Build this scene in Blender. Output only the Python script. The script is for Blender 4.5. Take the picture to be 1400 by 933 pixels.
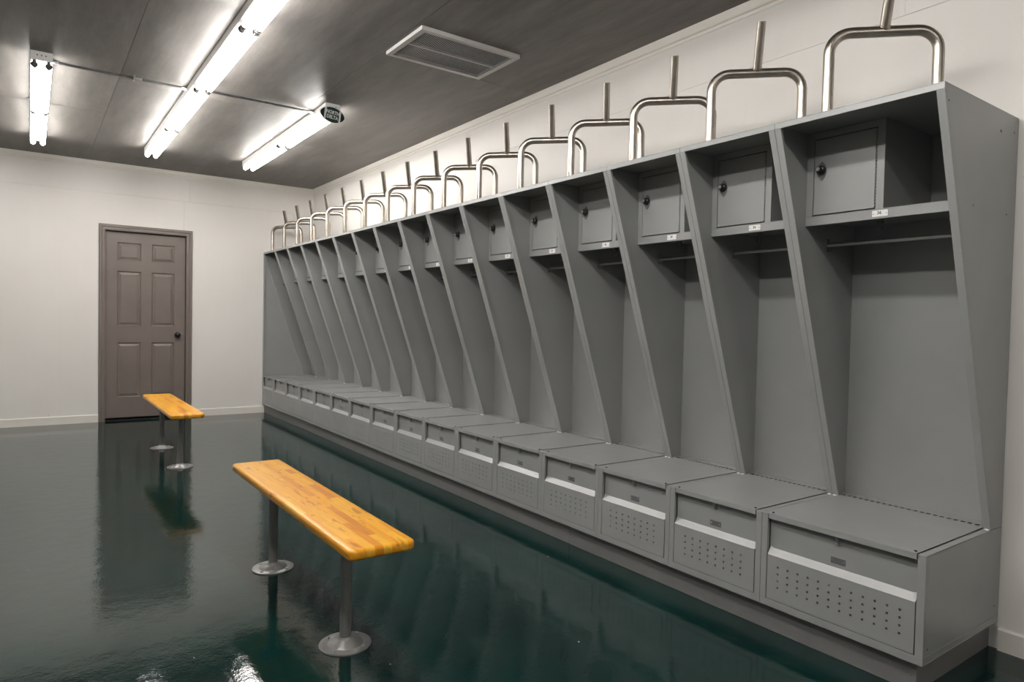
import bpy, bmesh, math, random
from mathutils import Vector, Matrix

for o in list(bpy.data.objects):
    bpy.data.objects.remove(o, do_unlink=True)
scene = bpy.context.scene
COL = scene.collection
R = math.radians

# ------------------------------------------------------------------ camera
F_PX, YAW, PITCH, ROLL, CAM_H = 922.30, R(35.5776), R(-1.6389), R(1.2198), 1.1565
fw = Vector((math.sin(YAW) * math.cos(PITCH), math.cos(YAW) * math.cos(PITCH), math.sin(PITCH)))
rt = Vector((math.cos(YAW), -math.sin(YAW), 0))
up = rt.cross(fw)
rt2 = rt * math.cos(ROLL) + up * math.sin(ROLL)
up2 = -rt * math.sin(ROLL) + up * math.cos(ROLL)
cam_data = bpy.data.cameras.new('camera')
cam = bpy.data.objects.new('camera', cam_data)
COL.objects.link(cam)
cam_data.sensor_fit = 'HORIZONTAL'
cam_data.sensor_width = 36.0
cam_data.lens = F_PX * 36.0 / 1400.0
cam_data.clip_start = 0.02
cam.matrix_world = Matrix(((rt2.x, up2.x, -fw.x, 0), (rt2.y, up2.y, -fw.y, 0), (rt2.z, up2.z, -fw.z, CAM_H), (0, 0, 0, 1)))
scene.camera = cam

# ------------------------------------------------------------------ world, exposure
world = bpy.data.worlds.new('world')
scene.world = world
world.use_nodes = True
world.node_tree.nodes['Background'].inputs[0].default_value = (0.5, 0.5, 0.5, 1)
world.node_tree.nodes['Background'].inputs[1].default_value = 0.0
vs = scene.view_settings
vs.view_transform = 'Standard'
vs.look = 'None'
vs.gamma = 1.0
vs.use_curve_mapping = False
vs.exposure = 0.0
TUBE_POWER = 45.0                       # the fluorescent lamps light the whole room
scene.cycles.max_bounces = 10
scene.cycles.diffuse_bounces = 6
scene.cycles.glossy_bounces = 5
scene.cycles.sample_clamp_indirect = 6.0
scene.cycles.use_denoising = True

# ------------------------------------------------------------------ room numbers (metres)
XW, XL = 2.8753, -1.05          # locker wall, opposite wall
YF, YB = 8.3292, -4.0           # door wall, wall behind
HC = 2.7465                     # ceiling
XF = 2.273                      # front plane of the lockers
YN, W0, W1 = 0.9334, 0.5804, 0.4536
ZB = 0.102                      # underside of the lockers

# ------------------------------------------------------------------ materials
def new_mat(name):
    m = bpy.data.materials.new(name)
    m.use_nodes = True
    nt = m.node_tree
    return m, nt, nt.nodes['Principled BSDF']

def node(nt, typ, **kw):
    n = nt.nodes.new(typ)
    for k, v in kw.items():
        setattr(n, k, v)
    return n

def coords(nt, scale=(1, 1, 1), kind='Object'):
    tc = node(nt, 'ShaderNodeTexCoord')
    mp = node(nt, 'ShaderNodeMapping')
    mp.inputs['Scale'].default_value = scale
    nt.links.new(tc.outputs[kind], mp.inputs['Vector'])
    return mp.outputs['Vector']

def noise(nt, vec, scale, detail=4, rough=0.55):
    n = node(nt, 'ShaderNodeTexNoise')
    n.inputs['Scale'].default_value = scale
    n.inputs['Detail'].default_value = detail
    n.inputs['Roughness'].default_value = rough
    if vec is not None:
        nt.links.new(vec, n.inputs['Vector'])
    return n.outputs['Fac']

def ramp(nt, fac, stops, interp='LINEAR'):
    r = node(nt, 'ShaderNodeValToRGB')
    r.color_ramp.interpolation = interp
    els = r.color_ramp.elements
    while len(els) < len(stops):
        els.new(0.5)
    for e, (p, c) in zip(els, stops):
        e.position = p
        e.color = (c[0], c[1], c[2], 1) if len(c) == 3 else c
    nt.links.new(fac, r.inputs['Fac'])
    return r.outputs['Color']

def bump(nt, bsdf, height, strength, dist=0.002):
    b = node(nt, 'ShaderNodeBump')
    b.inputs['Strength'].default_value = strength
    b.inputs['Distance'].default_value = dist
    nt.links.new(height, b.inputs['Height'])
    nt.links.new(b.outputs['Normal'], bsdf.inputs['Normal'])
    return b

def math_node(nt, op, a, b=None):
    n = node(nt, 'ShaderNodeMath', operation=op)
    for i, v in enumerate((a, b)):
        if v is None:
            continue
        if isinstance(v, (int, float)):
            n.inputs[i].default_value = v
        else:
            nt.links.new(v, n.inputs[i])
    return n.outputs[0]

def mixc(nt, fac, a, b, blend='MIX'):
    n = node(nt, 'ShaderNodeMix', data_type='RGBA', blend_type=blend)
    for sock, v in ((n.inputs[0], fac), (n.inputs[6], a), (n.inputs[7], b)):
        if isinstance(v, (int, float)):
            sock.default_value = v
        elif isinstance(v, tuple):
            sock.default_value = (v[0], v[1], v[2], 1)
        else:
            nt.links.new(v, sock)
    return n.outputs[2]

def simple(name, col, rough=0.5, metal=0.0, spec=0.5, var=0.06, nscale=14.0, bmp=0.0, bscale=300.0, bdist=0.0006):
    m, nt, b = new_mat(name)
    v = coords(nt)
    f = noise(nt, v, nscale, 3)
    lo = tuple(c * (1 - var) for c in col)
    hi = tuple(min(1, c * (1 + var)) for c in col)
    nt.links.new(ramp(nt, f, [(0.3, lo), (0.7, hi)]), b.inputs['Base Color'])
    b.inputs['Roughness'].default_value = rough
    b.inputs['Metallic'].default_value = metal
    b.inputs['Specular IOR Level'].default_value = spec
    if bmp:
        bump(nt, b, noise(nt, v, bscale, 2), bmp, bdist)
    return m

M = {}
M['locker'] = simple('locker_grey_paint', (0.272, 0.277, 0.274), 0.27, var=0.03, nscale=5, bmp=0.08, bscale=420, bdist=0.0004)
M['plinth'] = simple('plinth_grey_paint', (0.150, 0.148, 0.145), 0.42, var=0.05)
M['black'] = simple('black_plastic', (0.008, 0.008, 0.008), 0.3, var=0.2)
M['dark'] = simple('dark_recess', (0.004, 0.004, 0.004), 0.7, var=0.1)  # near-black; also paints the shade inside gaps, bores, holes and the duct
M['steel'] = simple('zinc_steel', (0.62, 0.63, 0.64), 0.28, 1.0, var=0.08, nscale=30)
M['hook'] = simple('dull_zinc', (0.22, 0.22, 0.22), 0.4, 0.9, var=0.08)
M['plate'] = simple('aluminium_plate', (0.70, 0.69, 0.68), 0.5, 0.0, var=0.06, nscale=60)
M['tagdark'] = simple('grey_tag', (0.105, 0.108, 0.108), 0.45, var=0.05)
M['white_enamel'] = simple('white_enamel', (0.80, 0.79, 0.77), 0.35, var=0.02)
M['socket'] = simple('lamp_socket', (0.11, 0.105, 0.10), 0.45, spec=0.3, var=0.05)
M['cap'] = simple('tube_end_cap', (0.035, 0.035, 0.034), 0.5, spec=0.3, var=0.1)
M['casing'] = simple('door_paint', (0.155, 0.128, 0.112), 0.42, var=0.07, nscale=4, bmp=0.15, bscale=120, bdist=0.0006)
M['trim'] = simple('trim_paint', (0.76, 0.725, 0.67), 0.4, var=0.03, nscale=3)
M['left_wall'] = simple('bounce_cutting_grey', (0.16, 0.16, 0.155), 0.45, var=0.05, nscale=3)  # unseen wall, greyed to cut bounced light as a locker row would
M['pedestal'] = simple('pedestal_grey', (0.20, 0.20, 0.195), 0.38, 0.0, var=0.06)
M['pad'] = simple('flange_grey', (0.36, 0.36, 0.35), 0.35, 0.3, var=0.06)
M['conduit'] = simple('galvanised_conduit', (0.20, 0.20, 0.195), 0.4, 1.0, var=0.15, nscale=25)
M['vent'] = simple('vent_paint', (0.56, 0.545, 0.525), 0.5, var=0.04)
M['ventslat'] = simple('vent_slat_paint', (0.52, 0.525, 0.525), 0.5, var=0.04)
M['sign_green'] = simple('sign_green', (0.006, 0.022, 0.017), 0.4, var=0.1)
M['sign_white'] = simple('sign_white', (0.72, 0.75, 0.74), 0.5, var=0.03)
M['foam'] = simple('white_caulk', (0.75, 0.74, 0.70), 0.7, var=0.05)

def mat_nickel():
    m, nt, b = new_mat('satin_nickel_pipe')
    v = coords(nt, (1, 1, 0.25))
    f = noise(nt, v, 40, 5, 0.7)
    nt.links.new(ramp(nt, f, [(0.25, (0.36, 0.325, 0.28)), (0.75, (0.47, 0.43, 0.38))]), b.inputs['Base Color'])
    b.inputs['Metallic'].default_value = 1.0
    nt.links.new(ramp(nt, noise(nt, v, 90, 4), [(0.3, (0.27,) * 3), (0.7, (0.36,) * 3)]), b.inputs['Roughness'])
    bump(nt, b, noise(nt, v, 120, 3), 0.04, 0.0003)
    return m
M['nickel'] = mat_nickel()

def mat_wall():
    m, nt, b = new_mat('white_wall_paint')
    v = coords(nt, (1, 1, 1))
    big = noise(nt, v, 0.9, 4)
    vs_ = coords(nt, (9, 9, 0.5))
    streak = noise(nt, vs_, 2.2, 5, 0.6)
    c = ramp(nt, big, [(0.3, (0.735, 0.705, 0.665)), (0.7, (0.79, 0.765, 0.73))])
    s = ramp(nt, streak, [(0.3, (0.988, 0.988, 0.988)), (0.7, (1, 1, 1))])
    c = mixc(nt, 1.0, c, s, 'MULTIPLY')
    # a few scuffs and nail heads
    vo = node(nt, 'ShaderNodeTexVoronoi')
    vo.inputs['Scale'].default_value = 2.6
    vo.inputs['Randomness'].default_value = 1.0
    nt.links.new(v, vo.inputs['Vector'])
    dots = ramp(nt, vo.outputs['Distance'], [(0.0, (0.55, 0.52, 0.48)), (0.012, (0.7, 0.68, 0.65)), (0.016, (1, 1, 1))])
    c = mixc(nt, 1.0, c, dots, 'MULTIPLY')
    nt.links.new(c, b.inputs['Base Color'])
    b.inputs['Roughness'].default_value = 0.48
    bump(nt, b, noise(nt, v, 160, 4), 0.10, 0.0008)
    return m
M['wall'] = mat_wall()

def mat_ceiling():
    m, nt, b = new_mat('grey_painted_plywood')
    oi = node(nt, 'ShaderNodeObjectInfo')
    tc = node(nt, 'ShaderNodeTexCoord')
    add = node(nt, 'ShaderNodeVectorMath', operation='MULTIPLY_ADD')
    nt.links.new(oi.outputs['Random'], add.inputs[0])
    add.inputs[1].default_value = (7, 3, 5)
    nt.links.new(tc.outputs['Object'], add.inputs[2])
    mp = node(nt, 'ShaderNodeMapping')
    mp.inputs['Scale'].default_value = (3.4, 0.55, 1)
    nt.links.new(add.outputs[0], mp.inputs['Vector'])
    warp = noise(nt, mp.outputs['Vector'], 1.1, 3, 0.5)
    w = math_node(nt, 'MULTIPLY', warp, 34.0)
    rings = math_node(nt, 'SINE', w)                      # rotary-cut plywood figure
    rings01 = math_node(nt, 'MULTIPLY_ADD', rings, 0.5)
    rings01.node.inputs[2].default_value = 0.5
    fine = noise(nt, mp.outputs['Vector'], 22, 5, 0.65)
    smear = noise(nt, mp.outputs['Vector'], 2.4, 6, 0.65)
    c = ramp(nt, smear, [(0.30, (0.118, 0.109, 0.100)), (0.48, (0.168, 0.156, 0.145)), (0.70, (0.232, 0.218, 0.204))])
    g = ramp(nt, rings01, [(0.0, (0.94, 0.94, 0.94)), (0.5, (1, 1, 1)), (1, (1, 1, 1))])
    c = mixc(nt, 1.0, c, g, 'MULTIPLY')
    g2 = ramp(nt, fine, [(0.3, (0.93, 0.93, 0.93)), (0.65, (1.0, 1.0, 1.0))])
    c = mixc(nt, 1.0, c, g2, 'MULTIPLY')
    nt.links.new(c, b.inputs['Base Color'])
    nt.links.new(ramp(nt, smear, [(0.3, (0.36,) * 3), (0.7, (0.50,) * 3)]), b.inputs['Roughness'])
    b.inputs['Specular IOR Level'].default_value = 0.13
    h = math_node(nt, 'ADD', math_node(nt, 'MULTIPLY', fine, 0.6), math_node(nt, 'MULTIPLY', rings01, 0.25))
    h = math_node(nt, 'ADD', h, smear)
    bump(nt, b, h, 0.22, 0.003)
    return m
M['ceiling'] = mat_ceiling()

def mat_floor():
    m, nt, b = new_mat('green_epoxy_floor')
    v = coords(nt)
    big = noise(nt, v, 1.7, 5, 0.6)
    c = ramp(nt, big, [(0.3, (0.0018, 0.0130, 0.0115)), (0.55, (0.0030, 0.0205, 0.0178)), (0.75, (0.0060, 0.0300, 0.0255))])
    # pale smears and flecks left in the coating
    sm = noise(nt, coords(nt, (1.0, 0.6, 1)), 5.5, 6, 0.7)
    smear = ramp(nt, sm, [(0.55, (0, 0, 0)), (0.80, (1, 1, 1))])
    c = mixc(nt, math_node(nt, 'MULTIPLY', smear, 0.45), c, (0.040, 0.070, 0.060))
    vo = node(nt, 'ShaderNodeTexVoronoi')
    vo.inputs['Scale'].default_value = 11.0
    nt.links.new(v, vo.inputs['Vector'])
    sel = node(nt, 'ShaderNodeSeparateColor')
    nt.links.new(vo.outputs['Color'], sel.inputs[0])
    keep = math_node(nt, 'GREATER_THAN', sel.outputs[0], 0.80)
    spot = math_node(nt, 'LESS_THAN', vo.outputs['Distance'], 0.035)
    fleck = math_node(nt, 'MULTIPLY', keep, spot)
    c = mixc(nt, fleck, c, (0.55, 0.52, 0.46))
    nt.links.new(c, b.inputs['Base Color'])
    nt.links.new(ramp(nt, noise(nt, v, 2.5, 4), [(0.35, (0.030,) * 3), (0.7, (0.075,) * 3)]), b.inputs['Roughness'])
    b.inputs['IOR'].default_value = 1.5
    h1 = math_node(nt, 'MULTIPLY', noise(nt, v, 85, 3, 0.6), 0.29)
    h2 = math_node(nt, 'MULTIPLY', noise(nt, v, 10, 2, 0.5), 1.0)
    h3 = math_node(nt, 'MULTIPLY', fleck, 0.4)
    bump(nt, b, math_node(nt, 'ADD', math_node(nt, 'ADD', h1, h2), h3), 0.22, 0.004)
    return m
M['floor'] = mat_floor()

def mat_wood():
    m, nt, b = new_mat('honey_maple_stave')
    oi = node(nt, 'ShaderNodeObjectInfo')
    tc = node(nt, 'ShaderNodeTexCoord')
    add = node(nt, 'ShaderNodeVectorMath', operation='MULTIPLY_ADD')
    nt.links.new(oi.outputs['Random'], add.inputs[0])
    add.inputs[1].default_value = (31, 17, 5)
    nt.links.new(tc.outputs['Object'], add.inputs[2])
    mp = node(nt, 'ShaderNodeMapping')
    mp.inputs['Scale'].default_value = (26, 2.0, 26)
    nt.links.new(add.outputs[0], mp.inputs['Vector'])
    at = node(nt, 'ShaderNodeAttribute', attribute_type='OBJECT', attribute_name='tone')
    base = ramp(nt, at.outputs['Fac'], [(0.0, (0.80, 0.420, 0.036)), (0.45, (0.77, 0.355, 0.016)), (0.80, (0.69, 0.275, 0.006)), (1.0, (0.54, 0.185, 0.008))])
    grain = noise(nt, mp.outputs['Vector'], 3.0, 6, 0.65)
    g = ramp(nt, grain, [(0.25, (0.80, 0.74, 0.62)), (0.6, (1, 1, 1))])
    c = mixc(nt, 1.0, base, g, 'MULTIPLY')
    mp2 = node(nt, 'ShaderNodeMapping')
    mp2.inputs['Scale'].default_value = (9, 2.2, 9)
    nt.links.new(add.outputs[0], mp2.inputs['Vector'])
    st = noise(nt, mp2.outputs['Vector'], 3.2, 3, 0.5)
    k = ramp(nt, st, [(0.60, (1, 1, 1)), (0.68, (0.62, 0.48, 0.32))])
    c = mixc(nt, 1.0, c, k, 'MULTIPLY')
    nt.links.new(c, b.inputs['Base Color'])
    b.inputs['Roughness'].default_value = 0.32
    b.inputs['Coat Weight'].default_value = 0.15
    b.inputs['Coat Roughness'].default_value = 0.2
    return m
M['wood'] = mat_wood()

def mat_tube():
    m, nt, b = new_mat('fluorescent_tube')
    b.inputs['Base Color'].default_value = (0.9, 0.9, 0.9, 1)
    b.inputs['Emission Color'].default_value = (1.0, 0.965, 0.925, 1)
    b.inputs['Emission Strength'].default_value = TUBE_POWER
    return m
M['tube'] = mat_tube()

# ------------------------------------------------------------------ mesh helpers
class MB:
    def __init__(self):
        self.v, self.f = [], []
    def add(self, vs_, fs):
        n = len(self.v)
        self.v += [tuple(p) for p in vs_]
        self.f += [tuple(i + n for i in f) for f in fs]
        return self
    def box(self, x0, x1, y0, y1, z0, z1):
        vs_ = [(x, y, z) for x in (x0, x1) for y in (y0, y1) for z in (z0, z1)]
        return self.add(vs_, [(0, 1, 3, 2), (4, 6, 7, 5), (0, 4, 5, 1), (2, 3, 7, 6), (0, 2, 6, 4), (1, 5, 7, 3)])
    def prism(self, pts, a, b, axis='y'):
        """polygon pts extruded from a to b along an axis; pts are the other two coordinates in xyz order"""
        def mk(p, t):
            return {'x': (t, p[0], p[1]), 'y': (p[0], t, p[1]), 'z': (p[0], p[1], t)}[axis]
        n = len(pts)
        vs_ = [mk(p, a) for p in pts] + [mk(p, b) for p in pts]
        fs = [tuple(range(n)), tuple(range(2 * n - 1, n - 1, -1))]
        fs += [(i, (i + 1) % n, n + (i + 1) % n, n + i) for i in range(n)]
        return self.add(vs_, fs)
    def tube(self, path, r, seg=12, cap=True):
        P = [Vector(p) for p in path]
        rings, t0, nrm = [], None, None
        for i, p in enumerate(P):
            t = (P[min(i + 1, len(P) - 1)] - P[max(i - 1, 0)]).normalized()
            if nrm is None:
                a = Vector((0, 0, 1)) if abs(t.z) < 0.9 else Vector((1, 0, 0))
                nrm = t.cross(a).normalized()
            else:
                nrm = (nrm - t * nrm.dot(t)).normalized()
            bn = t.cross(nrm)
            rr = r[i] if isinstance(r, (list, tuple)) else r
            rings.append([p + (nrm * math.cos(2 * math.pi * k / seg) + bn * math.sin(2 * math.pi * k / seg)) * rr for k in range(seg)])
        vs_ = [q for g in rings for q in g]
        fs = []
        for i in range(len(P) - 1):
            for k in range(seg):
                a, b = i * seg + k, i * seg + (k + 1) % seg
                fs.append((a, b, b + seg, a + seg))
        if cap:
            fs.append(tuple(range(seg))[::-1])
            fs.append(tuple((len(P) - 1) * seg + k for k in range(seg)))
        return self.add(vs_, fs)
    def lathe(self, prof, c, axis='z', seg=20):
        """profile (radius, height) revolved about an axis through c"""
        vs_, fs = [], []
        c = Vector(c)
        for r_, h in prof:
            for k in range(seg):
                a = 2 * math.pi * k / seg
                q = {'z': (r_ * math.cos(a), r_ * math.sin(a), h), 'x': (h, r_ * math.cos(a), r_ * math.sin(a)),
                     'y': (r_ * math.cos(a), h, r_ * math.sin(a))}[axis]
                vs_.append(c + Vector(q))
        for i in range(len(prof) - 1):
            for k in range(seg):
                a, b = i * seg + k, i * seg + (k + 1) % seg
                fs.append((a, b, b + seg, a + seg))
        fs.append(tuple(range(seg))[::-1])
        fs.append(tuple((len(prof) - 1) * seg + k for k in range(seg)))
        return self.add(vs_, fs)
    def build(self, name, mat, parent=None, off=(0, 0, 0), bevel=0.0, smooth=False, segs=1):
        me = bpy.data.meshes.new(name)
        o_ = Vector(off)
        me.from_pydata([tuple(Vector(p) + o_) for p in self.v], [], self.f)
        bm = bmesh.new()
        bm.from_mesh(me)
        bmesh.ops.recalc_face_normals(bm, faces=bm.faces)
        if bevel:
            es = [e for e in bm.edges if len(e.link_faces) == 2 and e.calc_face_angle(0) > 0.5]
            bmesh.ops.bevel(bm, geom=es, offset=bevel, segments=segs, affect='EDGES', profile=0.5, clamp_overlap=True)
        bm.to_mesh(me)
        bm.free()
        if smooth:
            for p in me.polygons:
                p.use_smooth = True
            me.set_sharp_from_angle(angle=R(38))
        me.materials.append(M[mat])
        ob = bpy.data.objects.new(name, me)
        COL.objects.link(ob)
        if parent:
            ob.parent = parent
        return ob

def tag(o, label, cat, group=None):
    o['label'] = label
    o['category'] = cat
    if group:
        o['group'] = group
    return o

def empty(name, loc=(0, 0, 0), rz=0.0):
    o = bpy.data.objects.new(name, None)
    o.empty_display_size = 0.1
    o.location = loc
    o.rotation_euler = (0, 0, rz)
    COL.objects.link(o)
    return o

def structure(o):
    o['kind'] = 'structure'
    return o

def copy_tree(o, parent=None):
    c = o.copy()
    COL.objects.link(c)
    if parent is not None:
        c.parent = parent
    for ch in [x for x in KIDS.get(o.name, [])]:
        copy_tree(ch, c)
    return c

KIDS = {}
def index_children():
    KIDS.clear()
    for ob in bpy.data.objects:
        if ob.parent:
            KIDS.setdefault(ob.parent.name, []).append(ob)

def text_mesh(txt, size, depth, name, bold=0.0):
    cu = bpy.data.curves.new(name, 'FONT')
    cu.body = txt
    cu.size = size
    cu.extrude = depth
    cu.offset = bold
    cu.align_x = 'CENTER'
    cu.align_y = 'CENTER'
    cu.resolution_u = 3
    ob = bpy.data.objects.new(name, cu)
    COL.objects.link(ob)
    bpy.context.view_layer.update()
    me = bpy.data.meshes.new_from_object(ob.evaluated_get(bpy.context.evaluated_depsgraph_get()))
    bpy.data.objects.remove(ob, do_unlink=True)
    bpy.data.curves.remove(cu)
    return me

ORD = ['first', 'second', 'third', 'fourth', 'fifth', 'sixth', 'seventh', 'eighth', 'ninth', 'tenth', 'eleventh', 'twelfth', 'thirteenth',
       'fourteenth', 'fifteenth', 'sixteenth']

# ================================================================== ROOM SHELL
T = 0.15
structure(MB().box(XL - T, XW + T, YB - T, YF + T, -0.12, 0).build('floor', 'floor'))
ceil = structure(MB().box(XL - T, XW + T, YB - T, YF + T, HC + 0.006, HC + 0.12).build('ceiling', 'ceiling'))
g = 0.0012
for x0, x1, ys in ((XL, -0.725, [YB, -1.0, 1.42, 3.86, 6.30, YF]), (-0.725, 0.49, [YB, -1.0, 1.42, 3.86, 6.30, YF]),
                   (0.49, 1.70, [YB, -1.94, 0.50, 2.94, 5.38, 7.82, YF]), (1.70, XW, [YB, -1.1, 1.36, 3.80, 6.24, YF])):
    for y0, y1 in zip(ys, ys[1:]):
        MB().box(x0 + g, x1 - g, y0 + g, y1 - g, HC, HC + 0.006).build('ceiling_panel', 'ceiling', ceil)

# far wall with its door opening
DX0, DX1, DZ = 0.650, 1.432, 2.036
wf = MB()
wf.box(XL - T, DX0 - 0.02, YF + 0.006, YF + T, 0, HC)
wf.box(DX1 + 0.02, XW + T, YF + 0.006, YF + T, 0, HC)
wf.box(DX0 - 0.02, DX1 + 0.02, YF + 0.006, YF + T, DZ + 0.02, HC)
wall_far = structure(wf.build('wall_far', 'wall'))
def far_panel(pts):
    MB().prism(pts, YF, YF + 0.006, 'y').build('wall_panel', 'wall', wall_far)
def rect(a, b, c, d):
    return [(a, c), (b, c), (b, d), (a, d)]
ZS = 2.423
far_panel(rect(XL, -0.976 - g, 0, ZS - g)); far_panel(rect(-0.976 + g, 0.244 - g, 0, ZS - g)); far_panel(rect(2.627 + g, XW, 0, ZS - g))
far_panel([(0.244 + g, 0), (DX0 - 0.02, 0), (DX0 - 0.02, DZ + 0.02), (1.407 - g, DZ + 0.02), (1.407 - g, ZS - g), (0.244 + g, ZS - g)])
far_panel([(1.407 + g, DZ + 0.02), (DX1 + 0.02, DZ + 0.02), (DX1 + 0.02, 0), (2.627 - g, 0), (2.627 - g, ZS - g), (1.407 + g, ZS - g)])
for a, b in ((XL, 0.244 - g), (0.244 + g, 1.463 - g), (1.463 + g, XW)):
    far_panel(rect(a, b, ZS + g, HC))

wall_right = structure(MB().box(XW + 0.006, XW + T, YB - T, YF + T, 0, HC).build('wall_right', 'wall'))
ysr = [YB, -2.80, -1.58, -0.36, 0.86, 2.08, 3.30, 4.52, 5.74, 6.96, YF]
for y0, y1 in zip(ysr, ysr[1:]):
    MB().box(XW, XW + 0.006, y0 + 0.0002, y1 - 0.0002, 0, 2.428 - 0.0007).build('wall_panel', 'wall', wall_right)
ysr = [YB, -1.1, 1.34, 3.78, 6.22, YF]
for y0, y1 in zip(ysr, ysr[1:]):
    MB().box(XW, XW + 0.006, y0 + 0.0002, y1 - 0.0002, 2.428 + 0.0007, HC).build('wall_panel', 'wall', wall_right)
structure(MB().box(XL - T, XL, YB - T, YF + T, 0, HC).build('wall_left', 'left_wall'))
structure(MB().box(XL - T, XW + T, YB - T, YB, 0, HC).build('wall_back', 'wall'))

# baseboards and crown trim
BH, BT = 0.082, 0.014
def base_prof(sx):
    return [(0, 0), (sx * BT, 0), (sx * BT, BH - 0.006), (sx * (BT - 0.006), BH), (0, BH)]
CAS0, CAS1, CASZ = 0.590, 1.494, 2.100
for x0, x1 in ((XL, CAS0), (CAS1, XF + 0.04)):
    structure(MB().prism([(YF + p[0], p[1]) for p in base_prof(-1)], x0, x1, 'x').build('baseboard_far', 'trim'))
structure(MB().prism([(XW + p[0], p[1]) for p in base_prof(-1)], YB, YN - 0.004, 'y').build('baseboard_right', 'trim'))
structure(MB().prism([(XL + p[0], p[1]) for p in base_prof(1)], YB, YF - BT, 'y').build('baseboard_left', 'trim'))
def crown(s):
    return [(0, HC), (s * 0.022, HC), (s * 0.022, HC - 0.040), (s * 0.018, HC - 0.046), (s * 0.008, HC - 0.048), (s * 0.006, HC - 0.062), (0, HC - 0.066)]
structure(MB().prism([(XW + p[0], p[1]) for p in crown(-1)], YB, YF - 0.001, 'y').build('trim_1', 'trim'))
structure(MB().prism([(YF + p[0], p[1]) for p in crown(-1)], XL, XW - 0.022, 'x').build('trim_2', 'trim'))
structure(MB().prism([(XL + p[0], p[1]) for p in crown(1)], YB, YF - 0.023, 'y').build('trim_3', 'trim'))

# ---- door
door = structure(MB().box(DX0 + 0.004, DX1 - 0.004, YF + 0.050, YF + 0.078, 0.030, DZ - 0.006).build('door_1', 'casing'))
yd = YF + 0.038                      # front of stiles and rails
cxm = (DX0 + DX1) / 2
pw = 0.226
colx = [(cxm - 0.165 - pw / 2, cxm - 0.165 + pw / 2), (cxm + 0.165 - pw / 2, cxm + 0.165 + pw / 2)]
rowz = [(0.250, 0.842), (1.022, 1.612), (1.728, 1.920)]
def stile(x0, x1, z0, z1, nm):
    MB().box(x0, x1, yd, YF + 0.050, z0, z1).build(nm, 'casing', door)
zb, zt = 0.030, DZ - 0.006
stile(DX0 + 0.004, colx[0][0], zb, zt, 'stile'); stile(colx[0][1], colx[1][0], zb, zt, 'stile'); stile(colx[1][1], DX1 - 0.004, zb, zt, 'stile')
for cx0, cx1 in colx:
    zz = [zb] + [z for r_ in rowz for z in r_] + [zt]
    for i in range(0, len(zz), 2):
        stile(cx0, cx1, zz[i], zz[i + 1], 'rail')
    for z0, z1 in rowz:
        m_ = MB()
        ring = []
        for d_, y_ in ((0.0, yd), (0.010, yd + 0.010), (0.016, yd + 0.010), (0.038, yd + 0.0015)):
            ring.append([(cx0 + d_, y_, z0 + d_), (cx1 - d_, y_, z0 + d_), (cx1 - d_, y_, z1 - d_), (cx0 + d_, y_, z1 - d_)])
        vs_ = [p for q in ring for p in q]
        fs = [(i * 4 + k, i * 4 + (k + 1) % 4, i * 4 + 4 + (k + 1) % 4, i * 4 + 4 + k) for i in range(3) for k in range(4)] + [(12, 13, 14, 15)]
        m_.add(vs_, fs)
        m_.build('raised_panel', 'casing', door)
kn = MB().lathe([(0.031, 0.0), (0.031, -0.006), (0.012, -0.008), (0.011, -0.026), (0.020, -0.032), (0.0275, -0.044), (0.0275, -0.052), (0.020, -0.062), (0.006, -0.066)],
                (1.352, yd, 0.930), 'y', 20).build('door_knob', 'black', door, smooth=True)
kn['label'] = 'round black door knob'
# jambs, black sheet for gap shade, and mitred casing
jm = MB()
jm.box(DX0 - 0.02, DX0, YF - 0.001, YF + 0.13, 0, DZ + 0.02)
jm.box(DX1, DX1 + 0.02, YF - 0.001, YF + 0.13, 0, DZ + 0.02)
jm.box(DX0, DX1, YF - 0.001, YF + 0.13, DZ, DZ + 0.02)
jm.build('jamb', 'casing', door)
MB().box(DX0, DX1, YF + 0.02, YF + 0.14, 0.0, 0.008).build('threshold', 'dark', door)
MB().box(DX0, DX1, YF + 0.095, YF + 0.13, 0.0, DZ).build('door_gap_shade', 'dark', door)  # black sheet added so the gaps round the door read as shade
prof = [(0.0, 0.0), (0.0, 0.009), (0.010, 0.013), (0.030, 0.012), (0.036, 0.018), (0.054, 0.018), (0.060, 0.012), (0.060, 0.0)]  # from inner edge outwards, depth
def casing_piece(pts_in, pts_out):
    m_ = MB()
    vs_ = []
    for e in range(2):
        for u, d in prof:
            t = u / 0.060
            x = pts_in[e][0] * (1 - t) + pts_out[e][0] * t
            z = pts_in[e][1] * (1 - t) + pts_out[e][1] * t
            vs_.append((x, YF - d, z))
    n = len(prof)
    fs = [tuple(range(n)), tuple(range(2 * n - 1, n - 1, -1))] + [(i, (i + 1) % n, n + (i + 1) % n, n + i) for i in range(n)]
    m_.add(vs_, fs)
    m_.build('casing', 'casing', door)
casing_piece([(DX0, 0), (DX0, DZ)], [(CAS0, 0), (CAS0, CASZ)])
casing_piece([(DX1, 0), (DX1, DZ)], [(CAS1, 0), (CAS1, CASZ)])
casing_piece([(DX0, DZ), (DX1, DZ)], [(CAS0, CASZ), (CAS1, CASZ)])

# ================================================================== LOCKERS
DEP = 0.599
ZT, ZL = 1.9205, 1.898          # top of locker, underside of its front lip
ZSEAT = 0.4525
FL = 0.0245                     # width of the folded front flange
SH = 0.002                      # sheet thickness
XS0 = 0.498                     # foot of the sloped upright, measured from the front
OFF = (0, 0, -ZB)

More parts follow.
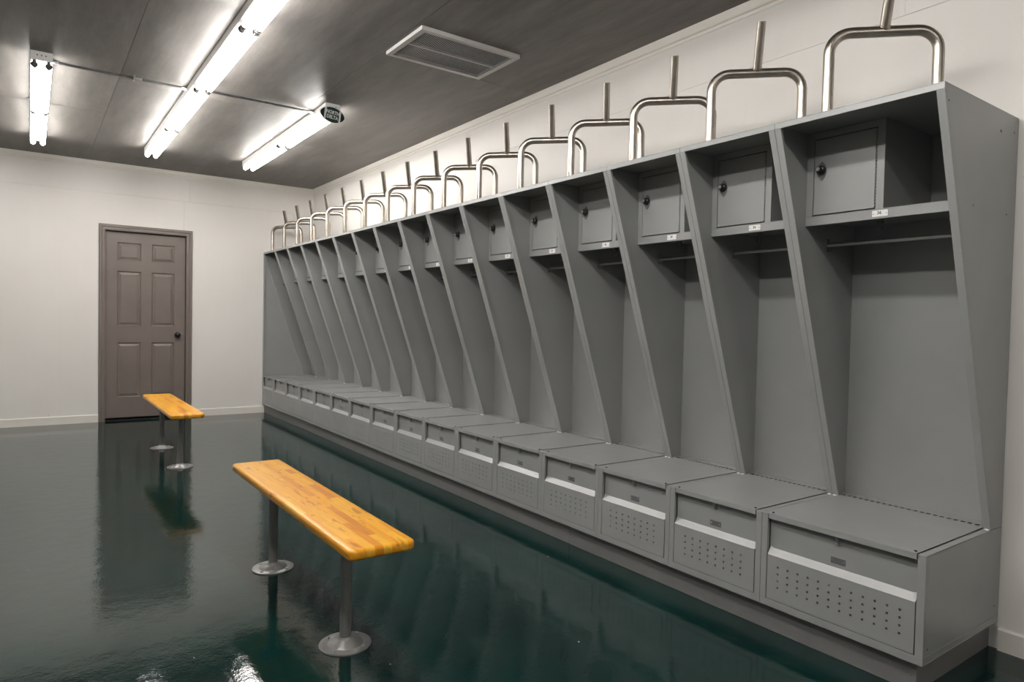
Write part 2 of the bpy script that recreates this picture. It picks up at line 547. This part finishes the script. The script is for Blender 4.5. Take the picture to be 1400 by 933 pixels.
def perforated(n, hw, z0, z1):
    """sheet with n columns of four round holes"""
    m_ = MB()
    rows = [0.2585 - 0.0255 * j for j in range(4)]
    cp, rp, rad = 0.0395, 0.0255, 0.0042
    cols = [(i - (n - 1) / 2) * cp for i in range(n)]
    ya, yb = cols[0] - cp / 2, cols[-1] + cp / 2
    za, zb_ = rows[-1] - rp / 2, rows[0] + rp / 2
    def q(y0, y1, za_, zb2):
        m_.add([(0, y0, za_), (0, y1, za_), (0, y1, zb2), (0, y0, zb2)], [(0, 1, 2, 3)])
    q(-hw, hw, z0, za); q(-hw, hw, zb_, z1); q(-hw, ya, za, zb_); q(yb, hw, za, zb_)
    for c in cols:
        for r_ in rows:
            out, inn, back = [], [], []
            for k in range(8):
                a = math.pi / 4 * k
                dx, dz = math.cos(a), math.sin(a)
                s = 1 / max(abs(dx), abs(dz))
                out.append((0, c + dx * s * cp / 2, r_ + dz * s * rp / 2))
                inn.append((0, c + dx * rad, r_ + dz * rad))
                back.append((0.004, c + dx * rad, r_ + dz * rad))
            fs = []
            for k in range(8):
                k2 = (k + 1) % 8
                fs += [(k, k2, 8 + k2, 8 + k), (8 + k, 8 + k2, 16 + k2, 16 + k)]
            m_.add(out + inn + back, fs)
    # folded sheet edges
    m_.box(0.0002, 0.010, -hw, -hw + SH, z0, z1); m_.box(0.0002, 0.010, hw - SH, hw, z0, z1); m_.box(0.0002, 0.010, -hw, hw, z0, z0 + SH)
    return m_

def make_locker(w, ncol, numbered):
    root = empty('stadium_locker', (XF, 0, ZB))
    h = w / 2 - 0.0006
    sl = (XS0 - 0.0) / (ZL - ZSEAT)                     # slope of the uprights
    fx = lambda z: (ZL - z) * sl
    # uprights with their folded flange
    for s in (-1, 1):
        m_ = MB()
        y0, y1 = sorted((s * h, s * (h - SH)))
        m_.prism([(0.004, ZT - 0.003), (DEP, ZT - 0.003), (DEP, ZSEAT + 0.0005), (XS0 + 0.0130, ZSEAT + 0.0005), (0.0130, ZL - 0.0005), (0.004, ZL - 0.0005)], y0, y1, 'y')
        y0, y1 = sorted((s * h, s * (h - FL)))
        m_.prism([(0.0, ZL - 0.0005), (0.012, ZL - 0.0005), (XS0 + 0.012, ZSEAT + 0.0005), (XS0, ZSEAT + 0.0005)], y0, y1, 'y')
        m_.build('upright_side_panel', 'locker', root, OFF, bevel=0.0006)
        m_ = MB()
        y0, y1 = sorted((s * h, s * (h - SH)))
        m_.box(0.0148, DEP, y0, y1, 0.129, ZSEAT - 0.0004)
        y0, y1 = sorted((s * h, s * (h - FL)))
        m_.box(0.0, 0.014, y0, y1, 0.1285, ZSEAT - 0.0004)
        m_.box(0.012, DEP, y0, y1, ZSEAT - 0.003, ZSEAT - 0.0004)
        m_.build('bench_side_panel', 'locker', root, OFF, bevel=0.0008)
        m_ = MB()
        for dx_, dy_, r_ in ((-0.003, 0.006, 0.0035), (-0.004, 0.011, 0.0045), (-0.002, 0.016, 0.003)):
            m_.lathe([(r_, 0.0), (r_ * 0.9, r_ * 0.4), (r_ * 0.4, r_ * 0.8)], (XS0 + dx_, s * (h - dy_), ZSEAT - 0.0003), 'z', 8)
        m_.build('caulk', 'foam', root, OFF, smooth=True)
    MB().box(DEP - 0.004, DEP - 0.001, -h + SH, h - SH, ZB + 0.004, ZL).build('back_panel', 'locker', root, OFF)
    m_ = MB()
    m_.box(0.0, DEP, -h, h, ZT - 0.003, ZT)
    m_.box(0.0, 0.004, -h, h, ZL, ZT - 0.003)
    m_.box(DEP - 0.004, DEP - 0.0005, -h + SH, h - SH, ZL, ZT - 0.003)
    m_.build('top_panel', 'locker', root, OFF, bevel=0.0008)
    # shelf with folded lip
    XSH = 0.222
    m_ = MB()
    m_.box(XSH, DEP - 0.005, -h + SH, h - SH, 1.590, 1.5935)
    m_.box(XSH, XSH + 0.004, -h + SH, h - SH, 1.5575, 1.590)
    m_.box(XSH + 0.004, XSH + 0.022, -h + SH, h - SH, 1.5575, 1.5595)
    m_.build('shelf', 'locker', root, OFF, bevel=0.0006)
    # lock box in the far upper corner
    bl, br = h - SH - 0.0005, h - SH - 0.298            # far and near side of the box
    dl, dr, dz0, dz1 = bl - 0.028, bl - 0.270, 1.5975, 1.8905
    m_ = MB()
    m_.box(XSH, DEP - 0.006, br, br + SH, 1.5935, ZT - 0.004)
    m_.box(XSH, XSH + 0.002, br + SH, dr, 1.5935, ZT - 0.004)
    m_.box(XSH, XSH + 0.002, dl, bl, 1.5935, ZT - 0.004)
    m_.box(XSH, XSH + 0.002, dr, dl, dz1, ZT - 0.004)
    m_.build('lock_box', 'locker', root, OFF)
    gp = 0.0034
    d_ = MB().box(XSH - 0.0012, XSH + 0.010, dr + gp + 0.0015, dl - gp, dz0 + 0.0005, dz1 - gp).build('box_door', 'locker', root, OFF, bevel=0.0006)
    lk = Vector((XSH - 0.0012, bl - 0.062, 1.766))
    esc = [(math.copysign(abs(math.sin(a)) ** 1.5, math.sin(a)) * 0.0185, math.cos(a) * 0.036 - 0.002) for a in [2 * math.pi * k / 20 for k in range(20)]]
    MB().prism([(lk.y + p[0], lk.z + p[1]) for p in esc], lk.x - 0.0025, lk.x, 'x').build('lock_plate', 'tagdark', d_, OFF, smooth=True)
    MB().lathe([(0.017, 0.0), (0.017, -0.012), (0.0155, -0.0145), (0.012, -0.016), (0.0115, -0.024), (0.010, -0.0265)], lk + Vector((-0.0025, 0, 0.002)), 'x', 18).build('lock_dial', 'black', d_, OFF, smooth=True)
    MB().lathe([(0.0075, 0.0), (0.0075, -0.0012), (0.005, -0.0012), (0.005, -0.0002)], lk + Vector((-0.029, 0, 0.002)), 'x', 14).build('lock_ring', 'steel', d_, OFF, smooth=True)
    m_ = MB()
    nk = 24
    for i in range(nk):
        zc = dz0 + 0.004 + (dz1 - dz0 - 0.010) * (i + 0.5) / nk
        m_.tube([(XSH - 0.001, dr + 0.001, zc - 0.0037), (XSH - 0.001, dr + 0.001, zc + 0.0037)], 0.0024, 6)
    m_.build('door_hinge', 'locker', d_, OFF)
    # number plate on the shelf lip
    pl = MB().box(XSH - 0.0012, XSH - 0.0001, -0.0275, 0.0275, 1.5650, 1.5875).build('number_plate', 'plate', root, OFF)
    pl['label'] = 'small pale number plate with two rivets'
    for s in (-1, 1):
        MB().lathe([(0.0017, 0), (0.0017, -0.0008)], (XSH - 0.0012, s * 0.0225, 1.5745), 'x', 8).build('rivet', 'dark', pl, OFF)
    if numbered:
        me = text_mesh('36', 0.0165, 0.0002, 'numeral', 0.0003)
        me.transform(Matrix.Translation((XSH - 0.0015, 0.002, 1.5775 - ZB)) @ Matrix(((0, 0, -1, 0), (-1, 0, 0, 0), (0, 1, 0, 0), (0, 0, 0, 1))))
        me.materials.clear(); me.materials.append(M['black'])
        nb = bpy.data.objects.new('numeral', me); COL.objects.link(nb); nb.parent = pl
    else:
        m_ = MB()                                      # worn stamping that cannot be read
        m_.box(XSH - 0.0015, XSH - 0.0012, 0.001, 0.006, 1.5720, 1.5830)
        m_.box(XSH - 0.0015, XSH - 0.0012, -0.0055, -0.0010, 1.5735, 1.5815)
        m_.build('worn_stamp', 'tagdark', pl, OFF)
    # coat rod
    rod = MB().tube([(0.390, -h + SH + 0.001, 1.497), (0.390, h - SH - 0.001, 1.497)], 0.0075, 10).build('coat_rod', 'steel', root, OFF, smooth=True)
    for s in (-1, 1):
        m_ = MB()
        ya, yb = sorted((s * (h - SH - 0.0002), s * (h - SH - 0.003)))
        m_.box(0.372, 0.408, ya, yb, 1.474, 1.520)
        m_.box(0.379, 0.401, min(ya, yb - s * 0.0), yb, 1.474, 1.4765)
        m_.build('rod_bracket', 'steel', rod, OFF)
    # hook below the shelf
    m_ = MB()
    m_.box(0.343, 0.357, 0.050, 0.070, 1.5565, 1.590)
    for s in (-1, 1):
        pts = [(0.350, 0.060 + s * 0.004, 1.5565)] + [(0.350 - 0.0 + 0.02 * math.sin(a) * s * 0.3, 0.060 + s * (0.003 + 0.011 * (1 - math.cos(a))), 1.5565 - 0.026 * math.sin(a)) for a in [0.5, 1.0, 1.57, 2.1, 2.7]]
        m_.tube(pts, 0.0024, 6)
    m_.build('coat_hook', 'hook', root, OFF, smooth=True)
    # bench: lid, hinge, rear strip, front
    hw = h - FL - 0.0034
    m_ = MB()
    m_.box(-0.0005, 0.5175, -hw, hw, ZSEAT, ZSEAT + 0.003)
    m_.box(-0.0005, 0.002, -hw, hw, 0.4340, ZSEAT)
    m_.box(0.002, 0.016, -hw, hw, 0.4340, 0.4355)
    lid = m_.build('seat_lid', 'locker', root, OFF, bevel=0.0011)
    for s in (-1, 1):
        MB().lathe([(0.0048, 0), (0.0048, 0.003), (0.003, 0.0042)], (0.014, s * (hw - 0.010), ZSEAT + 0.003), 'z', 10).build('bumper', 'black', lid, OFF)
    m_ = MB()
    n_ = int((2 * hw) / 0.0235)
    for i in range(n_):
        yc = -hw + 0.0235 * (i + 0.5)
        m_.box(0.5176, 0.5395, yc - 0.0048, yc + 0.0048, ZSEAT + 0.0004, ZSEAT + 0.0026)
    m_.build('seat_hinge', 'locker', lid, OFF)
    MB().box(0.5396, DEP - 0.004, -h + SH, h - SH, ZSEAT + 0.0012, ZSEAT + 0.0020).build('seat_back_strip', 'locker', root, OFF)
    m_ = MB()
    m_.box(0.0, 0.006, -h, h, ZB, 0.1282)
    m_.box(0.006, DEP, -h, h, ZB, ZB + 0.003)
    m_.box(0.006, 0.024, -h + SH, h - SH, 0.1262, 0.1282)
    m_.box(0.006, DEP, -h, -h + SH, ZB + 0.003, 0.1286)
    m_.box(0.006, DEP, h - SH, h, ZB + 0.003, 0.1286)
    m_.build('bottom_rail', 'locker', root, OFF, bevel=0.0006)
    fr = perforated(ncol, hw, 0.1314, 0.2985).build('perforated_front', 'locker', root, OFF)
    # sloped ledge between the perforated front and the recessed panel
    XR = 0.020
    m_ = MB()
    ins = 0.014
    A = [(0, -hw, 0.2985), (0, hw, 0.2985), (XR, hw - ins, 0.3215), (XR, -hw + ins, 0.3215)]
    m_.add(A, [(0, 1, 2, 3)])
    m_.add([(0, hw, 0.2985), (XR, hw - ins, 0.3215), (XR, hw, 0.3260)], [(0, 1, 2)])
    m_.add([(0, -hw, 0.2985), (XR, -hw + ins, 0.3215), (XR, -hw, 0.3260)], [(0, 1, 2)])
    m_.build('sloped_ledge', 'locker', root, OFF)
    rp = MB().box(XR, XR + 0.003, -hw - 0.0032, hw + 0.0032, 0.3000, 0.4515).build('recessed_panel', 'locker', root, OFF)
    tg = MB().box(XR - 0.0012, XR - 0.0001, -0.0265, 0.0265, 0.3345, 0.3565).build('tag_plate', 'tagdark', rp, OFF, bevel=0.0004)
    for s in (-1, 1):
        MB().lathe([(0.0024, 0), (0.0020, -0.0012)], (XR - 0.0012, s * 0.0195, 0.3455), 'x', 8).build('rivet', 'steel', rp, OFF)
    m_ = MB()
    m_.box(XR - 0.012, XR, -0.006, 0.006, 0.4060, 0.4300)
    m_.box(XR - 0.016, XR - 0.012, -0.0035, 0.0035, 0.4100, 0.4335)
    m_.build('latch', 'steel', rp, OFF, bevel=0.001)
    if numbered:
        # screw holes on the exposed near end
        for x_, z_, r_ in ((0.032, 1.868, 0.0032), (0.443, 1.848, 0.0055), (0.560, 1.862, 0.003), (0.24, 1.57, 0.003), (0.52, 1.57, 0.003)):
            MB().lathe([(r_, 0), (r_, -0.0006)], (x_, -h, z_), 'y', 10).build('screw_hole', 'dark', root, OFF)
        for x_, z_ in ((0.030, 0.150), (0.560, 0.168)):
            MB().lathe([(0.003, 0), (0.003, -0.0006)], (x_, -h, z_), 'y', 10).build('screw_hole', 'dark', root, OFF)
    return root

wide = make_locker(W0, 12, True)
wide.location = (XF, YN + W0 / 2, ZB)
tag(wide, 'wide grey locker numbered 36 at the near right end of the row', 'locker', 'open grey stadium lockers along the white wall')
std = make_locker(W1, 8, False)
index_children()
lock_y = [YN + W0 / 2]
for k in range(1, 16):
    o = std if k == 1 else copy_tree(std)
    yc = YN + W0 + (k - 0.5) * W1
    lock_y.append(yc)
    o.location = (XF, yc, ZB)
    if k == 15:
        lab = 'narrow grey locker at the far left end, against the door wall'
    elif k <= 8:
        lab = 'narrow grey locker, %s in the row counting from the near right end' % ORD[k]
    else:
        lab = 'narrow grey locker, %s in the row counting from the door wall end' % ORD[15 - k]
    tag(o, lab, 'locker', 'open grey stadium lockers along the white wall')

# the last locker is closed by a full-depth end panel against the door wall
ep = MB().box(0.0, DEP - 0.005, W1 / 2 - 0.0070, W1 / 2 - 0.0030, ZSEAT + 0.001, ZL - 0.001)
ep.box(0.0, 0.014, W1 / 2 - 0.0245, W1 / 2 - 0.0070, ZSEAT + 0.001, ZL - 0.001)
ep.build('full_end_panel', 'locker', o, OFF, bevel=0.0006)

# plinth under the row, in sections
pl = empty('locker_plinth', (XF + 0.026, YN, 0))
tag(pl, 'long low grey plinth on the green floor under the row of lockers', 'plinth')
secs = [YN + 0.026, 2.66, 5.08, 7.50, YF - 0.004]
for a, b in zip(secs, secs[1:]):
    MB().box(0.0, XW - XF - 0.028, a - YN + 0.0008, b - YN - 0.0008, 0.0, ZB - 0.0005).build('plinth_section', 'plinth', pl, bevel=0.001)
MB().lathe([(0.004, 0), (0.0035, -0.001)], (-0.0, 0.048, 0.052), 'x', 10).build('screw', 'steel', pl)

# ================================================================== GOALPOST RACKS
def make_goalpost():
    root = empty('goalpost_rack', (0, 0, ZT))
    r_, half, zc, rad = 0.0190, 0.182, 2.2185 - ZT, 0.072
    pts = [(-half, 0, 0.0), (-half, 0, (zc - rad) * 0.5), (-half, 0, zc - rad)]
    for k in range(1, 9):
        a = math.pi / 2 * k / 8
        pts.append((-half + rad * (1 - math.cos(a)), 0, zc - rad + rad * math.sin(a)))
    pts.append((0, 0, zc))
    full = pts + [(-p[0], p[1], p[2]) for p in pts[::-1][1:]]
    MB().tube(full, r_, 16).build('bent_pipe', 'nickel', root, smooth=True)
    ln = R(22.0)
    d = Vector((0, -math.sin(ln), math.cos(ln)))
    c = Vector((0, 0, zc))
    s0 = c + d * 0.006
    st = MB()
    # open pipe end: outer wall, rim, inner wall
    st.tube([s0, c + d * 0.10, c + d * 0.197], 0.0175, 16, cap=False)
    st.tube([c + d * 0.197, c + d * 0.197 + d * 0.0001, c + d * 0.16], [0.0175, 0.0150, 0.0150], 16, cap=False)
    stem = st.build('angled_stem', 'nickel', root, smooth=True)
    MB().tube([c + d * 0.1601, c + d * 0.1602], 0.0152, 12).build('pipe_bore', 'dark', stem)
    wd = MB()
    ring = []
    ex, ey = Vector((1, 0, 0)), d.cross(Vector((1, 0, 0)))
    for k in range(17):
        a = 2 * math.pi * k / 16
        q = (ex * math.cos(a) + ey * math.sin(a)) * 0.0178
        # slide along the stem until the point lies on the crossbar surface
        A = d.y ** 2 + d.z ** 2
        B = 2 * (q.y * d.y + q.z * d.z)
        C = q.y ** 2 + q.z ** 2 - r_ ** 2
        t = (-B + math.sqrt(max(0, B * B - 4 * A * C))) / (2 * A)
        ring.append(c + q + d * t)
    wd.tube(ring, 0.0026, 6)
    wd.build('weld_bead', 'nickel', stem, smooth=True)
    return root
gp0 = make_goalpost()
index_children()
for k, yc in enumerate(lock_y):
    o = gp0 if k == 0 else copy_tree(gp0)
    o.location = (2.4766, yc, ZT)
    o.rotation_euler = (0, 0, R(-45))
    if k == 0:
        lab = 'bent satin pipe goalpost rack on the wide near right locker'
    elif k == 15:
        lab = 'bent satin pipe goalpost rack farthest left, by the door wall'
    elif k <= 8:
        lab = 'bent satin pipe goalpost rack, %s from the near right end' % ORD[k]
    else:
        lab = 'bent satin pipe goalpost rack, %s from the door wall end' % ORD[15 - k]
    tag(o, lab, 'pipe rack', 'upside-down goalpost pipe racks on the lockers')

# ================================================================== BENCHES
def make_bench():
    rnd = random.Random(11)
    root = empty('locker_room_bench', (0, 0, 0))
    L, Wd, Th, zt_ = 1.485, 0.230, 0.036, 0.440
    # rounded slab, then cut into staves
    bm0 = bmesh.new()
    bmesh.ops.create_cube(bm0, size=1.0)
    for v in bm0.verts:
        v.co = Vector((v.co.x * Wd, v.co.y * L, v.co.z * Th))
    ve = [e for e in bm0.edges if abs(e.verts[0].co.z - e.verts[1].co.z) > 0.01]
    bmesh.ops.bevel(bm0, geom=ve, offset=0.022, segments=4, affect='EDGES', profile=0.5)
    he = [e for e in bm0.edges if len(e.link_faces) == 2 and e.calc_face_angle(0) > 1.2]
    bmesh.ops.bevel(bm0, geom=he, offset=0.0125, segments=4, affect='EDGES', profile=0.5)
    rows = 8
    for i in range(rows):
        x0, x1 = -Wd / 2 + Wd * i / rows, -Wd / 2 + Wd * (i + 1) / rows
        cuts, y = [-L / 2], -L / 2 + rnd.uniform(0.06, 0.32)
        while y < L / 2 - 0.07:
            cuts.append(y)
            y += rnd.choice((rnd.uniform(0.07, 0.14), rnd.uniform(0.16, 0.34), rnd.uniform(0.2, 0.4)))
        cuts.append(L / 2)
        for y0, y1 in zip(cuts, cuts[1:]):
            b = bm0.copy()
            for co, no in (((x0, 0, 0), (-1, 0, 0)), ((x1, 0, 0), (1, 0, 0)), ((0, y0, 0), (0, -1, 0)), ((0, y1, 0), (0, 1, 0))):
                if (no[0] and abs(abs(co[0]) - Wd / 2) < 1e-6) or (no[1] and abs(abs(co[1]) - L / 2) < 1e-6):
                    continue
                res = bmesh.ops.bisect_plane(b, geom=list(b.verts) + list(b.edges) + list(b.faces), plane_co=co, plane_no=no, clear_outer=True, dist=1e-6)
                ed = [e for e in res['geom_cut'] if isinstance(e, bmesh.types.BMEdge)]
                if ed:
                    bmesh.ops.edgeloop_fill(b, edges=ed)
            for v in b.verts:
                v.co.z += zt_ - Th / 2
            me = bpy.data.meshes.new('stave')
            b.to_mesh(me)
            b.free()
            for p in me.polygons:
                p.use_smooth = True
            me.set_sharp_from_angle(angle=R(32))
            me.materials.append(M['wood'])
            ob = bpy.data.objects.new('stave', me)
            COL.objects.link(ob)
            ob.parent = root
            t = rnd.random()
            ob['tone'] = 0.30 * rnd.random() if t < 0.5 else (0.3 + 0.4 * rnd.random() if t < 0.90 else 0.85 + 0.15 * rnd.random())
    bm0.free()
    for yp in (-0.437, 0.437):
        ped = MB().tube([(0, yp, 0.018), (0, yp, zt_ - Th - 0.004)], 0.0205, 20).build('pedestal', 'pedestal', root, smooth=True)
        fl = MB().lathe([(0.091, 0.0), (0.091, 0.0045), (0.088, 0.006), (0.062, 0.0065), (0.058, 0.011), (0.028, 0.021), (0.0225, 0.027), (0.0215, 0.030)], (0, yp, 0.0), 'z', 32).build('floor_flange', 'pad', ped, smooth=True)
        for a in (0.6, 2.17, 3.74, 5.31):
            MB().lathe([(0.0062, 0.0), (0.0062, 0.003), (0.004, 0.0048)], (0.075 * math.cos(a), yp + 0.075 * math.sin(a), 0.0062), 'z', 10).build('bolt', 'steel', ped, smooth=True)
        MB().box(-0.05, 0.05, yp - 0.05, yp + 0.05, zt_ - Th - 0.004, zt_ - Th - 0.0002).build('mounting_plate', 'pedestal', ped)
    return root
bn = make_bench()
index_children()
bn.location = (0.912, 2.690, 0)
tag(bn, 'near wooden bench on two grey pedestals, in the middle of the green floor', 'bench', 'butcher-block locker room benches')
b2 = copy_tree(bn)
b2.location = (0.930, 6.035, 0)
tag(b2, 'far wooden bench on grey pedestals, in front of the taupe door', 'bench', 'butcher-block locker room benches')

# ================================================================== CEILING LIGHTS
def make_fixture():
    root = empty('fluorescent_strip_light', (0, 0, 0))
    L = 2.396
    zc = HC - 0.0005
    hs = MB()
    hs.prism([(-0.055, zc), (0.055, zc), (0.055, zc - 0.048), (0.050, zc - 0.052), (-0.050, zc - 0.052), (-0.055, zc - 0.048)], 0.004, L - 0.004, 'y')
    hs.build('channel_housing', 'white_enamel', root, bevel=0.001)
    for y0, y1 in ((0.0, 0.004), (L - 0.004, L)):
        ep = MB().box(-0.0565, 0.0565, y0, y1, zc - 0.054, zc).build('end_plate', 'white_enamel', root)
        for x_ in (-0.022, 0.0, 0.022):
            yy = y0 - 0.0004 if y0 == 0 else y1 + 0.0004
            MB().lathe([(0.0042, -0.0006), (0.0042, 0.0006)], (x_, yy, zc - 0.024), 'y', 8).build('knockout', 'socket', ep)
    zt_ = zc - 0.0755
    for half in (0, 1):
        y0 = 0.0 + half * L / 2 + 0.012
        y1 = (half + 1) * L / 2 - 0.012
        for x_ in (-0.036, 0.036):
            ln_ = y1 - y0 - 0.030
            tb = MB().lathe([(0.0185, 0.014), (0.0185, ln_ - 0.014)], (x_, y0 + 0.015, zt_), 'y', 16).build('tube', 'tube', root, smooth=True)
            for c0, c1, c2 in ((0.0, 0.002, 0.0142), (ln_, ln_ - 0.002, ln_ - 0.0142)):
                MB().lathe([(0.012, c0), (0.0188, c1), (0.0188, c2)], (x_, y0 + 0.015, zt_), 'y', 16).build('end_cap', 'cap', tb, smooth=True)
            for ye, s in ((y0, 1), (y1, -1)):
                sk = MB()
                sk.box(x_ - 0.0095, x_ + 0.0095, min(ye, ye + s * 0.013), max(ye, ye + s * 0.013), zt_ - 0.012, zc - 0.052)
                sk.lathe([(0.0125, 0), (0.0125, 0.013)], (x_, min(ye, ye + s * 0.013), zt_ - 0.012), 'y', 12)
                sk.build('lamp_socket', 'socket', root)
    return root
f0 = make_fixture()
index_children()
fx = [((0.945, 4.952), 'middle row strip light nearest the door wall, white housing with lit tubes'),
      ((0.945, 2.552), 'middle row strip light cut by the top edge of the picture'),
      ((0.058, 5.085), 'short strip light alone on the left of the ceiling'),
      ((1.830, 4.905), 'right hand strip light with the football sign on its end'),
      ((0.945, 0.152), 'middle row strip light on the ceiling over the camera'),
      ((0.945, -3.45), 'middle row strip light on the ceiling behind the camera'),
      ((0.058, 0.16), 'left row strip light on the ceiling left of the camera')]
for i, ((x_, y_), lab) in enumerate(fx):
    o = f0 if i == 0 else copy_tree(f0)
    o.location = (x_, y_, 0)
    tag(o, lab, 'strip light', 'two-tube fluorescent strip lights on the ceiling')

# conduits joining the fixtures
def conduit(x0, x1, y_, lab):
    root = empty('conduit', (x0, y_, HC))
    zc = -0.0135
    MB().tube([(0, 0, zc), (x1 - x0, 0, zc)], 0.0085, 10).build('pipe', 'conduit', root, smooth=True)
    for x_ in (0.0, x1 - x0):
        s = 1 if x_ == 0 else -1
        MB().tube([(x_, 0, zc), (x_ + s * 0.022, 0, zc), (x_ + s * 0.0221, 0, zc), (x_ + s * 0.034, 0, zc)], [0.0125, 0.0125, 0.0105, 0.0105], 10).build('connector', 'steel', root, smooth=True)
    return tag(root, lab, 'conduit')
c1 = conduit(0.1145, 0.8895, 5.205, 'thin metal conduit crossing the ceiling between left and middle strip lights')
MB().tube([(0.46, 0, -0.0135), (0.50, 0, -0.0135)], 0.0108, 10).build('coupling', 'steel', c1, smooth=True)
st = MB()
st.box(0.448, 0.458, -0.026, 0.026, -0.0245, -0.0225)
st.box(0.448, 0.458, -0.026, -0.012, -0.0225, -0.0005)
st.box(0.448, 0.458, 0.012, 0.026, -0.0225, -0.0005)
st.build('strap', 'steel', c1)
conduit(1.0005, 1.7745, 5.165, 'thin metal conduit crossing the ceiling between middle and right strip lights')

# football sign on the end of the right hand light
sg = empty('football_sign', (1.825, 4.9035, 2.661))
sg.rotation_euler = (0, R(7.0), 0)
tag(sg, 'small green and white football sign on the right strip light end', 'sign')
def lens(hw, hh, n=14):
    rad = (hw * hw + hh * hh) / (2 * hh)
    pts = []
    for s in (1, -1):
        for k in range(n):
            x = -hw + 2 * hw * k / n
            z = math.sqrt(max(0, rad * rad - x * x)) - (rad - hh)
            pts.append((s * x, s * z))
    return pts
def oval(hw, hh, n=40):
    return [(-hw * math.cos(a) , hh * math.sin(a) * (0.78 + 0.22 * abs(math.sin(a)))) for a in [2 * math.pi * k / n for k in range(n)]]
MB().prism(oval(0.098, 0.061), -0.005, 0.0, 'y').build('board', 'sign_white', sg)
def clip(pts, x0, x1):
    def cut(P, xc, keep_gt):
        out = []
        for i in range(len(P)):
            a, b = P[i], P[(i + 1) % len(P)]
            ia = (a[0] >= xc) == keep_gt
            ib = (b[0] >= xc) == keep_gt
            if ia:
                out.append(a)
            if ia != ib:
                t = (xc - a[0]) / (b[0] - a[0])
                out.append((xc, a[1] + t * (b[1] - a[1])))
        return out
    return cut(cut(pts, x0, True), x1, False)
inner = oval(0.092, 0.055)
for x0, x1 in ((-0.1, -0.063), (-0.049, 0.049), (0.063, 0.1)):
    MB().prism(clip(inner, x0, x1), -0.0062, -0.005, 'y').build('green_field', 'sign_green', sg)
for txt, z_ in (('NORTH', 0.0165), ('DELTA', -0.0185)):
    me = text_mesh(txt, 0.037, 0.0003, 'lettering', 0.0010)
    me.transform(Matrix.Translation((0, -0.0066, z_)) @ Matrix(((0.77, 0, 0, 0), (0, 0, -1, 0), (0, 1, 0, 0), (0, 0, 0, 1))))
    me.materials.clear(); me.materials.append(M['sign_white'])
    ob = bpy.data.objects.new('lettering', me); COL.objects.link(ob); ob.parent = sg

# ceiling vent
vt = empty('ceiling_vent', (2.047, 3.525, HC))
tag(vt, 'rectangular grey louvred air vent on the ceiling beside the lockers', 'air vent')
hx, hy, zf = 0.327, 0.226, -0.022
fr_ = MB()
for (a, b, c, d) in ((-hx, hx, -hy, -hy + 0.030), (-hx, hx, hy - 0.030, hy), (-hx, -hx + 0.030, -hy + 0.030, hy - 0.030), (hx - 0.030, hx, -hy + 0.030, hy - 0.030)):
    fr_.box(a, b, c, d, zf, -0.0005)
fr_.build('frame', 'vent', vt)
MB().box(-hx + 0.030, hx - 0.030, -0.006, 0.006, zf + 0.001, -0.008).build('centre_bar', 'vent', vt)
MB().box(-hx + 0.030, hx - 0.030, -hy + 0.030, hy - 0.030, -0.004, -0.001).build('duct_backing', 'dark', vt)
for ya, yb in ((-hy + 0.030, -0.006), (0.006, hy - 0.030)):
    sl_ = MB()
    n_ = 48
    for i in range(n_):
        x_ = -hx + 0.034 + (2 * hx - 0.068) * (i + 0.5) / n_
        sl_.prism([(x_ - 0.0048, zf + 0.003), (x_ - 0.0030, zf + 0.002), (x_ + 0.0062, -0.015), (x_ + 0.0050, -0.015)], ya, yb, 'y')
    ob = sl_.build('louvres', 'ventslat', vt)
    ob['kind'] = 'stuff'
